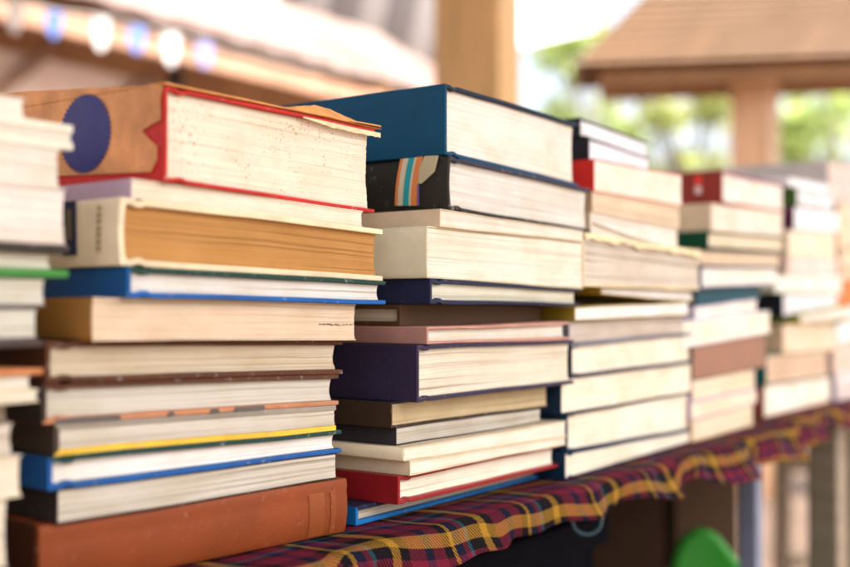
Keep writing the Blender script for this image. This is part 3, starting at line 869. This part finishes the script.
def make_cloth(label, S0, S1, PE, base_drop, seed, mat_):
    mbc = MB()
    ns_ = int(420 * (S1 - S0) / 1.5)
    rowsN = 0
    vs, uvg = [], []
    for i in range(ns_ + 1):
        s = S0 + (S1 - S0) * i / ns_
        w = hem(s + seed)
        drop = base_drop(s) + .010 * max(0, w) + .0015 * math.sin(s * 57)
        flare = max(0, 1 - (S1 - s) / .05) ** 2
        line = []
        for p in (PB, -.45, -.2, -.08, -.04, PE - .05, PE - .03, PE - .02, PE - .009):
            line.append((p, TABLE_Z + .0025 + .0005 * (p > -.05) * math.sin(s * 90 + p * 70)))
        for k in range(5):
            a_ = k / 4 * math.pi / 2
            line.append((PE - .006 + .008 * math.sin(a_), TABLE_Z - .0055 + .008 * math.cos(a_)))
        for k in range(1, 8):
            u = k / 7
            line.append((PE + .002 + (w * .020 - .002 - .004 * flare) * u ** 1.3, TABLE_Z - .0055 - drop * u))
        if not rowsN: rowsN = len(line)
        v_ = 0
        acc = []
        for k, (p, z) in enumerate(line):
            if k: v_ += math.hypot(p - line[k - 1][0], z - line[k - 1][1])
            acc.append(v_)
        for (p, z), vv in zip(line, acc):
            vs.append(row_pt(s, p, z)); uvg.append((s + .08 * math.sin(s * 3.0) + (acc[-1] - vv) * .25, acc[-1] - vv + .012 * math.sin(s * 7)))
    fs, uvs = [], []
    for i in range(ns_):
        for k in range(rowsN - 1):
            a_ = i * rowsN + k
            f = (a_, a_ + 1, a_ + rowsN + 1, a_ + rowsN)
            fs.append(f); uvs.append([uvg[q] for q in f])
    mbc.add(vs, fs, 0, uvs, smooth=True)
    cl = mbc.build('tablecloth', mat_)
    md = cl.modifiers.new('thick', 'SOLIDIFY'); md.thickness = .0012; md.offset = -1
    tag(cl, label, 'tablecloth', 'plaid tablecloths')
plaid = plaid_mat()
make_cloth('plaid tablecloth in ochre, black and crimson under the four nearest stacks', S0 - .02, S1 + .004, PE, lambda s: .010 + .006 * min(1, max(0, (s - .36) / .15)), 0, plaid)
make_cloth('plaid tablecloth on the far table with taupe legs under the last stacks', .743, 1.62, .008, lambda s: .010, .0, plaid)

# small ring hanging from the hem
rc = P(587, 521, .80)
mbr = MB()
mbr.tube([rc + Vector((.0095 * math.sin(t) * 1.1, 0, .0098 * math.cos(t))) for t in [2 * math.pi * k / 28 for k in range(28)]], .0012, 8, closed=True)
tag(mbr.build('cord_ring', plain('grey_cord', (.05, .10, .13), .6)), 'small grey-blue cord ring hanging from the cloth hem', 'ring')

# cartons under the table, and an added near-black box for the shade there
shade_black = plain('under_table_shade', (.003, .003, .006), .7, .2, 15, .2, .03)  # near-black colour stands for the shadow below the table top
def shade_box(label, s, p, z, sx, sy, sz, mat_, rot=0):
    e = thing('under_table_shade_box', label, 'shade_box', row_pt(s, p, z), RAD(90 - ROW_DEG + rot), 'containers stored under the table')
    t = .012
    for nm, c, d in (('side', (-sx / 2 + t / 2, 0, sz / 2 + .008), (t, sy, sz - .016)), ('side', (sx / 2 - t / 2, 0, sz / 2 + .008), (t, sy, sz - .016)),
                     ('side', (0, -sy / 2 + t / 2, sz / 2 + .008), (sx - 2 * t - .001, t, sz - .016)), ('side', (0, sy / 2 - t / 2, sz / 2 + .008), (sx - 2 * t - .001, t, sz - .016)),
                     ('bottom', (0, 0, .005), (sx, sy, .01)), ('rim', (0, -sy / 2 - .008, sz - .02), (sx + .01, .012, .03)), ('rim', (0, sy / 2 + .008, sz - .02), (sx + .01, .012, .03))):
        m_ = MB(); m_.box(c, d); m_.build(nm, mat_, e, bevel=.003)
    return e
shade_box('added near-black box standing in for the shade under the plaid table', .27, -.30, .0, .40, .42, .69, shade_black)
def carton(label, s, p, z, sx, sy, sz, col, rot=0):  # col is cardboard darkened to hold the under-table shade
    e = thing('cardboard_box', label, 'box', row_pt(s, p, z), RAD(90 - ROW_DEG + rot), 'containers stored under the table')
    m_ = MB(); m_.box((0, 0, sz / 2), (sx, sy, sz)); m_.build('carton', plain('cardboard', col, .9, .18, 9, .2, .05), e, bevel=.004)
    for sg in (-1, 1):
        m_ = MB(); m_.box((sg * sx * .36, 0, sz + .004), (sx * .27, sy * .99, .004), Matrix.Rotation(sg * -.12, 3, 'Y')); m_.build('flap', plain('cardboard', col, .9, .18, 9, .2, .05), e)
    return e
carton('shade-darkened brown cardboard box under the middle of the plaid table', .93, -.47, 0, .31, .36, .665, (.022, .010, .005))
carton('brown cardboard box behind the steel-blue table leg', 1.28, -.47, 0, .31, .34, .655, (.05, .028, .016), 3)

# small green plastic chair
gp = plain('green_plastic', (.012, .25, .008), .42, .08, 10, .05, .5)
gb = P(704, 530, 1.27)
gch = thing('plastic_chair', 'bright green plastic child chair with rounded back below the plaid table', 'chair', (gb.x, gb.y, 0), RAD(-4))
hz = gb.z
m_ = MB()
outl = [Vector((x, 0, hz + z)) for x, z in ((-.037, -.30), (-.036, -.045), (-.030, -.022), (-.020, -.008), (-.006, -.001), (.006, -.001), (.017, -.007), (.027, -.019), (.038, -.034), (.055, -.045), (.085, -.053), (.12, -.057), (.15, -.066), (.16, -.09), (.16, -.30))]
m_.prism(outl, (0, .022, 0)); m_.build('backrest', gp, gch, bevel=.006)
m_ = MB(); m_.box((.0615, .12, hz - .31), (.20, .20, .02)); m_.build('seat', gp, gch, bevel=.008)
for sx in (-.03, .153):
    for sy in (.035, .205):
        m_ = MB(); m_.beam((sx, sy, 0), (sx, sy, hz - .321), .025, .025); m_.build('leg', gp, gch, bevel=.004)

# taupe wooden stool with rungs at the right edge
wt = wood((.34, .26, .18), (1, 1, 8))
sp0 = P(846, 560, 2.4)
st = thing('wooden_stool', 'tall weathered wooden stool standing past the end of the table', 'stool', (sp0.x, sp0.y, 0), RAD(18))
for sx in (-.075, .17):
    for sy in (-.12, .12):
        m_ = MB(); m_.beam((sx * 1.05, sy * 1.05, 0), (sx * .95, sy, .62), .038, .038); m_.build('leg', wt, st, bevel=.004)
for z in (.30, .52):
    m_ = MB(); m_.box((.047, -.122, z), (.20, .02, .035)); m_.build('rung', wt, st, bevel=.003)
    m_ = MB(); m_.box((.047, .122, z), (.20, .02, .035)); m_.build('rung', wt, st, bevel=.003)
m_ = MB(); m_.box((.047, 0, .637), (.31, .31, .03)); m_.build('seat', wt, st, bevel=.006)

# ------------------------------------------------------------------ ground
mg = MB()
mg.add([(-90, -40, 0), (90, -40, 0), (90, 160, 0), (-90, 160, 0)], [(0, 1, 2, 3)])
gm, nt, b = new_mat('paving')
tc = N(nt, 'ShaderNodeTexCoord')
br = N(nt, 'ShaderNodeTexBrick', Scale=2.2); br.inputs['Mortar Size'].default_value = .012
br.inputs['Color1'].default_value = (.125, .076, .048, 1); br.inputs['Color2'].default_value = (.10, .06, .038, 1); br.inputs['Mortar'].default_value = (.05, .033, .023, 1)
L(nt, tc.outputs['Object'], br.inputs['Vector'])
nn = N(nt, 'ShaderNodeTexNoise', Scale=5.0, Detail=6.0); L(nt, tc.outputs['Object'], nn.inputs['Vector'])
rr = ramp(nt, [(.3, (.75, .75, .75)), (.7, (1.1, 1.1, 1.1))]); L(nt, nn.outputs[0], rr.inputs[0])
L(nt, mixc(nt, 1, br.outputs[0], rr.outputs[0], 'MULTIPLY'), b.inputs['Base Color'])
b.inputs['Roughness'].default_value = .8
tag(mg.build('ground', gm), 'tan paved market ground', 'ground', kind='structure')

# ------------------------------------------------------------------ background
# square post behind the stacks, with an unseen roof added to shade the books
pp = P(478, 300, 2.85)
post = thing('post_and_shade_roof', 'thick orange-brown square post behind the book stacks, under an added unseen shade roof', 'pavilion', (pp.x, pp.y, 0), RAD(-22))
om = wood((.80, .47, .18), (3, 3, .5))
SHADE_ROOF_Z = 2.75
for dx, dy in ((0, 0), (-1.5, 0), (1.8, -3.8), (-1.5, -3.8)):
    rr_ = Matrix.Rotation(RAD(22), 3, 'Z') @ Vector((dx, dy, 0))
    m_ = MB(); m_.box((rr_.x, rr_.y, SHADE_ROOF_Z / 2 + .01), (.18, .18, SHADE_ROOF_Z - .02)); m_.build('post', om, post, bevel=.01)
    m_ = MB(); m_.box((rr_.x, rr_.y, .08), (.27, .27, .16)); m_.build('footing', plain('footing_stone', (.4, .36, .32), .8), post, bevel=.01)
m_ = MB(); cpt = Matrix.Rotation(RAD(22), 3, 'Z') @ Vector((.22, -1.97, 0)); hx, hy = 1.88, 2.07
R3 = Matrix.Rotation(RAD(22), 3, 'Z')
m_.box((cpt.x, cpt.y, SHADE_ROOF_Z + .06), (2 * hx, 2 * hy, .12), R3)
apex = [Vector((cpt.x, cpt.y, SHADE_ROOF_Z + 1.3))]
base_ = [R3 @ Vector((sx * (hx + .12), sy * (hy + .12), 0)) + Vector((cpt.x, cpt.y, SHADE_ROOF_Z + .125)) for sx, sy in ((-1, -1), (1, -1), (1, 1), (-1, 1))]
m_.add(base_ + apex, [(0, 1, 4), (1, 2, 4), (2, 3, 4), (3, 0, 4), (3, 2, 1, 0)])
m_.build('roof', wood((.20, .13, .08), (1, 8, 1)), post)  # added roof out of view, keeps the sun off the books

# market stall with a pale terracotta roof, its eave parallel to the row
stall = thing('market_stall', 'long stall with pale terracotta tiled roof behind the bunting', 'stall')
tile = new_mat('roof_tiles')
m, nt, b = tile
tc = N(nt, 'ShaderNodeTexCoord')
nn = N(nt, 'ShaderNodeTexNoise', Scale=2.2, Detail=5.0); L(nt, tc.outputs['Object'], nn.inputs['Vector'])
rr = ramp(nt, [(.3, (.12, .068, .054)), (.5, (.17, .112, .094)), (.7, (.21, .15, .13))]); L(nt, nn.outputs[0], rr.inputs[0])
L(nt, rr.outputs[0], b.inputs['Base Color']); b.inputs['Roughness'].default_value = .8
tile = m
SA, SB = -3.6, 4.6
m_ = MB()
# corrugated tile roof: ridges run down the slope
vs, fs = [], []
ncol = 164
for i in range(ncol + 1):
    s = SA + (SB - SA) * i / ncol
    dz = .012 * abs(math.sin(i * math.pi / 2 * .5))
    for k in range(6):
        u = k / 5
        vs.append(row_pt(s, -2.75 - .85 * u, 1.905 + .52 * u + dz + (.02 * (k % 2))))
for i in range(ncol):
    for k in range(5):
        a_ = i * 6 + k
        fs.append((a_, a_ + 1, a_ + 7, a_ + 6))
m_.add(vs, fs)
ro = m_.build('roof', tile, stall, fixn=False)
md = ro.modifiers.new('thick', 'SOLIDIFY'); md.thickness = .03; md.offset = -1
m_ = MB(); m_.beam(row_pt(SA, -2.80, 1.84), row_pt(SB, -2.80, 1.84), .05, .07); m_.build('eave_beam', wood((.40, .22, .14), (1, 1, 1)), stall)
wallm = plain('ochre_plaster', (.58, .32, .17), .85, .25, 3)
m_ = MB(); m_.prism([row_pt(SA, -3.55, 0), row_pt(SB, -3.55, 0), row_pt(SB, -3.55, 2.35), row_pt(SA, -3.55, 2.35)], -OUT * .08); m_.build('back_wall', wallm, stall)
peach = plain('peach_canvas', (.86, .68, .58), .8, .12, 4)
m_ = MB(); m_.prism([row_pt(SA, -3.0, .5), row_pt(2.37, -3.0, .5), row_pt(2.37, -3.0, 1.76), row_pt(SA, -3.0, 1.80)], -OUT * .03); m_.build('canvas_side', peach, stall)
for s in (1.15, 1.62):
    m_ = MB(); m_.beam(row_pt(s, -2.96, 1.1), row_pt(s + .75, -2.96, 1.80), .035, .035); m_.build('brace', wood((.30, .15, .08), (2, 2, 2)), stall)
for s in (-3.4, -.5, 2.43, 4.5):
    m_ = MB(); m_.beam(row_pt(s, -2.92, 0), row_pt(s, -2.92, 1.81), .055, .055); m_.build('stall_post', plain('dark_post', (.045, .035, .035), .6), stall)
for s in (2.95, 3.25, 3.7):
    m_ = MB()
    c_ = row_pt(s, -3.2, 1.52)
    m_.tube([c_ + Vector((0, 0, z)) for z in (-.10, -.095, -.05, 0, .05, .085, .10)], [.03, .075, .10, .105, .085, .05, .02], 14)
    m_.tube([c_ + Vector((0, 0, .10)), c_ + Vector((0, 0, .42))], .006, 6)
    lamp = m_.build('hanging_gourd', plain('terracotta', (.62, .30, .17), .7, .15, 8))
    tag(lamp, 'blurred terracotta pot hanging under the tiled stall roof', 'pot', 'terracotta pots hanging under the stall roof')

# bunting
flags = [(15, 17, (.86,.84,.84), 'white'), (54, 25, (.16, .30, .80), 'blue'), (101, 34, (.86,.84,.84), 'white'), (137, 40, (.16, .30, .80), 'blue'), (171, 49, (.86,.84,.84), 'white'), (205, 55, (.32, .34, .66), 'blue')]
lab = ['white pennant at the far left end of the bunting', 'bright blue pennant between the two leftmost white ones', 'white pennant between the two bright blue ones',
       'bright blue pennant beside the dark stall post', 'white pennant right of the dark stall post', 'dull lilac-blue pennant nearest the timber post']
cordpts = []
for (x, y, col, nm), lb_ in zip(flags, lab):
    d = 3.3 + .62 * (x - 15) / 190
    q = P(x, y, d)
    w_, h_ = .023 * d / 3.4, .044 * d / 3.4 if nm == 'blue' else .054 * d / 3.4
    e = MB()
    r_ = Vector((.95, .30, 0)).normalized(); th_ = Vector((-.30, .95, 0)).normalized() * .004
    tip = .45 if nm == 'blue' else .55
    poly = [q + r_ * -w_ + Vector((0, 0, h_)), q + r_ * w_ + Vector((0, 0, h_)), q + r_ * (w_ * 1.02) + Vector((0, 0, -h_ * .1)), q + r_ * (w_ * tip) + Vector((0, 0, -h_ * .8)),
            q + Vector((0, 0, -h_)), q - r_ * (w_ * tip) + Vector((0, 0, -h_ * .8)), q - r_ * (w_ * 1.02) + Vector((0, 0, -h_ * .1))]
    e.prism(poly, th_)
    o = e.build('pennant', plain('pennant_cloth_' + nm, col, .8, .1, 20))
    tag(o, lb_, 'pennant', 'bunting pennants on one cord')
    cordpts.append(q + Vector((0, .002, h_)))
m_ = MB(); m_.tube([P(-60, -4, 3.1)] + cordpts + [P(300, 66, 4.2), P(425, 80, 4.9)], .003, 6)
tag(m_.build('bunting_cord', plain('cord', (.6, .55, .5), .8)), 'thin cord that carries the white and blue pennants', 'cord')

# grey striped canvas behind the tiled roof
cm, nt, b = new_mat('striped_canvas')
uv = N(nt, 'ShaderNodeUVMap', uv_map='UVMap'); sp_ = N(nt, 'ShaderNodeSeparateXYZ'); L(nt, uv.outputs[0], sp_.inputs[0])
fr = N(nt, 'ShaderNodeMath', operation='FRACT'); L(nt, sp_.outputs[0], fr.inputs[0])
rr = ramp(nt, [(0, (.30, .29, .30)), (.35, (.60, .59, .60)), (.8, (.26, .25, .26))], 'CONSTANT'); L(nt, fr.outputs[0], rr.inputs[0])
L(nt, rr.outputs[0], b.inputs['Base Color']); b.inputs['Roughness'].default_value = .8
m_ = MB()
corners = [P(255, 70, 7.0), P(455, 110, 8.2), P(490, -60, 7.4), P(290, -60, 6.2)]
vs, fs, uvs = [], [], []
nu = 24
for i in range(nu + 1):
    u = i / nu
    for k in range(7):
        v = k / 6
        q = corners[0].lerp(corners[1], u).lerp(corners[3].lerp(corners[2], u), v)
        q.z -= .10 * math.sin(v * math.pi)
        vs.append(q)
for i in range(nu):
    for k in range(6):
        a_ = i * 7 + k
        fs.append((a_, a_ + 7, a_ + 8, a_ + 1)); uvs.append([(3.6 * i / nu, k / 6), (3.6 * (i + 1) / nu, k / 6), (3.6 * (i + 1) / nu, (k + 1) / 6), (3.6 * i / nu, (k + 1) / 6)])
m_.add(vs, fs, 0, uvs, smooth=True)
canv = thing('canvas_awning', 'grey and white striped canvas awning beyond the tiled roof', 'awning', (0, 0, 0))
o = m_.build('canvas', cm, canv); md = o.modifiers.new('thick', 'SOLIDIFY'); md.thickness = .01
for q in (corners[0], corners[1]):
    mm = MB(); mm.beam((q.x, q.y, 0), (q.x, q.y, q.z + .05), .05, .05); mm.build('awning_post', plain('grey_metal', (.3, .3, .31), .4), canv)

# pale grey canopy right of the post
m_ = MB()
cc = [P(500, -70, 9.5), P(660, -70, 9.5), P(592, 30, 8.6), P(515, 48, 8.6)]
m_.prism(cc, (0, .05, .05))
can2 = thing('market_umbrella', 'pale grey canopy high between the timber post and the kiosk', 'canopy')
m_.build('canopy', plain('grey_canvas', (.74, .75, .75), .8, .06, 3), can2)
mm = MB(); q = P(508, 40, 9.2); mm.beam((q.x, q.y, 0), (q.x, q.y, q.z + .2), .05, .05); mm.build('pole', plain('grey_metal', (.3, .3, .31), .4), can2)

# wooden kiosk with shingle roof
kiosk = thing('wooden_kiosk', 'wooden notice kiosk with narrow hipped shingle roof on square posts', 'kiosk')
z_e = P(577, 66, 5.0).z
E0 = P(577, 66, 5.0)
dirx = (P(950, 53, 4.75) - E0); dirx.z = 0; dirx.normalize()
diry = Vector((-dirx.y, dirx.x, 0))
LEN, DEP, RISE = 3.0, .56, .40
E1 = E0 + dirx * LEN; E2 = E1 + diry * DEP; E3 = E0 + diry * DEP
R0 = E0 + dirx * .34 + diry * DEP / 2 + Vector((0, 0, RISE)); R1 = E1 - dirx * .34 + diry * DEP / 2 + Vector((0, 0, RISE))
sm_, nt, b = new_mat('wood_shingles')
uv = N(nt, 'ShaderNodeUVMap', uv_map='UVMap')
br = N(nt, 'ShaderNodeTexBrick', Scale=1.0); br.inputs['Mortar Size'].default_value = .04; br.inputs['Brick Width'].default_value = .5; br.inputs['Row Height'].default_value = .9
br.inputs['Color1'].default_value = (.19, .10, .045, 1); br.inputs['Color2'].default_value = (.125, .066, .028, 1); br.inputs['Mortar'].default_value = (.14, .07, .03, 1)
mp = N(nt, 'ShaderNodeMapping'); mp.inputs['Scale'].default_value = (5, 2.2, 1); L(nt, uv.outputs[0], mp.inputs[0]); L(nt, mp.outputs[0], br.inputs['Vector'])
L(nt, br.outputs[0], b.inputs['Base Color']); b.inputs['Roughness'].default_value = .75
m_ = MB()
rows_ = 9
def slope(a, b2, c, d):
    """shingle courses between the eave a-b2 and the ridge d-c, each lapping the one below"""
    nrm = (b2 - a).cross(d - a).normalized()
    for k in range(rows_):
        u0, u1 = k / rows_, (k + 1.25) / rows_
        u1 = min(u1, 1)
        q = [a.lerp(d, u0) + nrm * .022, b2.lerp(c, u0) + nrm * .022, b2.lerp(c, u1) + nrm * .002, a.lerp(d, u1) + nrm * .002]
        w0 = (q[1] - q[0]).length; 
        m_.add(q + [v - nrm * .016 for v in q], [(0, 1, 2, 3), (7, 6, 5, 4), (0, 4, 5, 1), (1, 5, 6, 2), (2, 6, 7, 3), (3, 7, 4, 0)], 0,
               [[(0, u0), (w0, u0), (w0, u1), (0, u1)]] + [[(0, u0)] * 4] * 5)
slope(E0, E1, R1, R0); slope(E1, E2, R1, R1 + Vector((0, .001, 0))); slope(E2, E3, R0, R1); slope(E3, E0, R0, R0 + Vector((0, .001, 0)))
m_.build('roof', sm_, kiosk, fixn=False)
kw = wood((.38, .20, .09), (1, 1, 1)); kp = wood((.70, .44, .25), (3, 3, .5))
ins = .10
def kpt(a, b2, z):
    v = E0 + dirx * a + diry * b2
    return Vector((v.x, v.y, z))
for a, b2, c, d in ((ins, ins, LEN - ins, ins), (ins, DEP - ins, LEN - ins, DEP - ins)):
    mm = MB(); mm.beam(kpt(a, b2, z_e - .035), kpt(c, d, z_e - .035), .07, .08); mm.build('eave_beam', kw, kiosk, bevel=.005)
pk = P(752, 150, 5.25)
ka = (pk - E0).dot(dirx)
rotk = RAD(-30)
for a, b2 in ((ka, DEP / 2), (LEN - .35, DEP / 2)):
    v = kpt(a, b2, 0)
    mm = MB(); mm.box((v.x, v.y, (z_e - .02) / 2), (.185, .185, z_e - .02), Matrix.Rotation(rotk, 3, 'Z')); mm.build('post', kp, kiosk, bevel=.006)
mm = MB(); mm.beam(kpt(ka, DEP / 2, 1.05), kpt(LEN - .35, DEP / 2, 1.05), .05, .9); mm.build('notice_board', kp, kiosk, bevel=.01)

# trees beyond
lm = []
for i, (ca, cb_) in enumerate((((.10, .12, .03), (.55, .68, .22)), ((.12, .12, .04), (.66, .72, .28)))):
    m, nt, b = new_mat('leaves')
    oi = N(nt, 'ShaderNodeTexCoord')
    nn = N(nt, 'ShaderNodeTexNoise', Scale=1.6, Detail=3.0); L(nt, oi.outputs['Object'], nn.inputs['Vector'])
    rr = ramp(nt, [(.3, ca), (.7, mul(ca, 1.7))]); L(nt, nn.outputs[0], rr.inputs[0])
    L(nt, rr.outputs[0], b.inputs['Base Color']); b.inputs['Roughness'].default_value = .5
    tr = N(nt, 'ShaderNodeBsdfTranslucent'); tr.inputs[0].default_value = (*cb_, 1)
    mx = N(nt, 'ShaderNodeMixShader'); mx.inputs[0].default_value = .5
    out = [n_ for n_ in nt.nodes if n_.type == 'OUTPUT_MATERIAL'][0]
    L(nt, b.outputs[0], mx.inputs[1]); L(nt, tr.outputs[0], mx.inputs[2]); L(nt, mx.outputs[0], out.inputs[0])
    lm.append(m)
bark = plain('bark', (.22, .18, .14), .9, .3, 14, .6)

def tree(label, x, d, ztrunk, clumps, leafn, size, seed, mi=0):
    rnd = random.Random(seed)
    q = P(x, 308, d)
    e = thing('tree', label, 'tree', (q.x, q.y, 0), rnd.uniform(0, 6), 'trees beyond the market')
    tops = []
    mc = MB()
    for (cx, cz, r) in clumps:
        ct = Vector((cx, rnd.uniform(-.5, .5), cz)); tops.append(ct)
        for k in range(int(leafn * r * r)):
            v = Vector((rnd.gauss(0, 1), rnd.gauss(0, 1), rnd.gauss(0, 1))); v.normalize()
            v *= r * rnd.random() ** .45
            c_ = ct + Vector((v.x * 1.15, v.y, v.z * .85))
            n_ = Vector((rnd.uniform(-1, 1), rnd.uniform(-1, 1), rnd.uniform(-.2, 1))).normalized()
            t_ = n_.orthogonal().normalized(); t_.rotate(Matrix.Rotation(rnd.uniform(0, 6.28), 3, n_)); w_ = n_.cross(t_)
            sz = size * rnd.uniform(.6, 1.3)
            mc.add([c_ - t_ * sz, c_ + w_ * sz * .45, c_ + t_ * sz, c_ - w_ * sz * .45], [(0, 1, 2, 3)])
    mc.build('crown', lm[mi], e, fixn=False)
    mt = MB()
    mt.tube([Vector((0, 0, z)) + Vector((.05 * math.sin(z * 2), .04 * math.cos(z * 1.7), 0)) for z in [ztrunk * k / 8 for k in range(9)]], [.085 - .045 * k / 8 for k in range(9)], 10)
    for ct in tops:
        a_ = Vector((0.03, 0.02, ztrunk * rnd.uniform(.65, .95)))
        mid = a_.lerp(ct, .5) + Vector((0, 0, .15))
        mt.tube([a_, mid, ct], [.03, .022, .01], 6)
    mt.build('trunk', bark, e)
    return e
def clumps(seed, n, x0, x1, z0, z1, r0, r1):
    g = random.Random(seed)
    return [(g.uniform(x0, x1), g.uniform(z0, z1), g.uniform(r0, r1)) for _ in range(n)]
tree('pale green leafy tree seen between timber post and kiosk roof', 590, 13, 2.0, clumps(1, 24, -1.0, 1.2, 1.5, 4.3, .16, .36), 950, .085, 3)
tree('light green tree seen under the kiosk roof left of its post', 690, 12, 1.9, clumps(2, 20, -1.0, .95, 1.3, 3.3, .15, .33), 1000, .085, 5, 1)
tree('darker green tree right of the kiosk post', 830, 12.5, 1.9, clumps(3, 19, -.95, 1.2, 1.4, 3.4, .15, .34), 1000, .085, 8)

# ------------------------------------------------------------------ light, sky, camera
w = bpy.data.worlds.new('World'); sc.world = w; w.use_nodes = True
nt = w.node_tree; nt.nodes.clear()
out = nt.nodes.new('ShaderNodeOutputWorld'); bg = nt.nodes.new('ShaderNodeBackground'); sky = nt.nodes.new('ShaderNodeTexSky')
SUN_EL, SUN_AZ = 56.0, 112.0      # azimuth clockwise from +Y (seen from above)
sky.sky_type = 'NISHITA'; sky.sun_disc = False
sky.sun_elevation = RAD(SUN_EL); sky.sun_rotation = RAD(SUN_AZ)
sky.dust_density = 7.0; sky.air_density = 1.0; sky.ozone_density = 1.0
bg.inputs[1].default_value = .13
hs = nt.nodes.new('ShaderNodeHueSaturation'); hs.inputs['Saturation'].default_value = .55
nt.links.new(sky.outputs[0], hs.inputs['Color']); nt.links.new(hs.outputs[0], bg.inputs[0]); nt.links.new(bg.outputs[0], out.inputs[0])
sd = bpy.data.lights.new('sun', 'SUN'); sd.energy = 3.2; sd.angle = RAD(.5); sd.color = (1, .96, .90)
so = bpy.data.objects.new('sun', sd); C.objects.link(so)
to = Vector((math.sin(RAD(SUN_AZ)) * math.cos(RAD(SUN_EL)), math.cos(RAD(SUN_AZ)) * math.cos(RAD(SUN_EL)), math.sin(RAD(SUN_EL))))
so.rotation_euler = to.to_track_quat('Z', 'Y').to_euler()

cd = bpy.data.cameras.new('camera'); co = bpy.data.objects.new('camera', cd); C.objects.link(co)
co.location = CAM; co.rotation_euler = (RAD(90) + ALPHA, 0, 0)
cd.sensor_width = 36; cd.lens = F / 850 * 36; cd.clip_start = .01; cd.clip_end = 600
cd.dof.use_dof = True; cd.dof.focus_distance = .61; cd.dof.aperture_fstop = 4.0; cd.dof.aperture_blades = 0
sc.camera = co
sc.view_settings.view_transform = 'Standard'; sc.view_settings.look = 'None'
sc.view_settings.exposure = 2.12; sc.view_settings.gamma = 1; sc.view_settings.use_curve_mapping = False
sc.render.engine = 'CYCLES'
sc.cycles.use_denoising = True
sc.cycles.max_bounces = 8
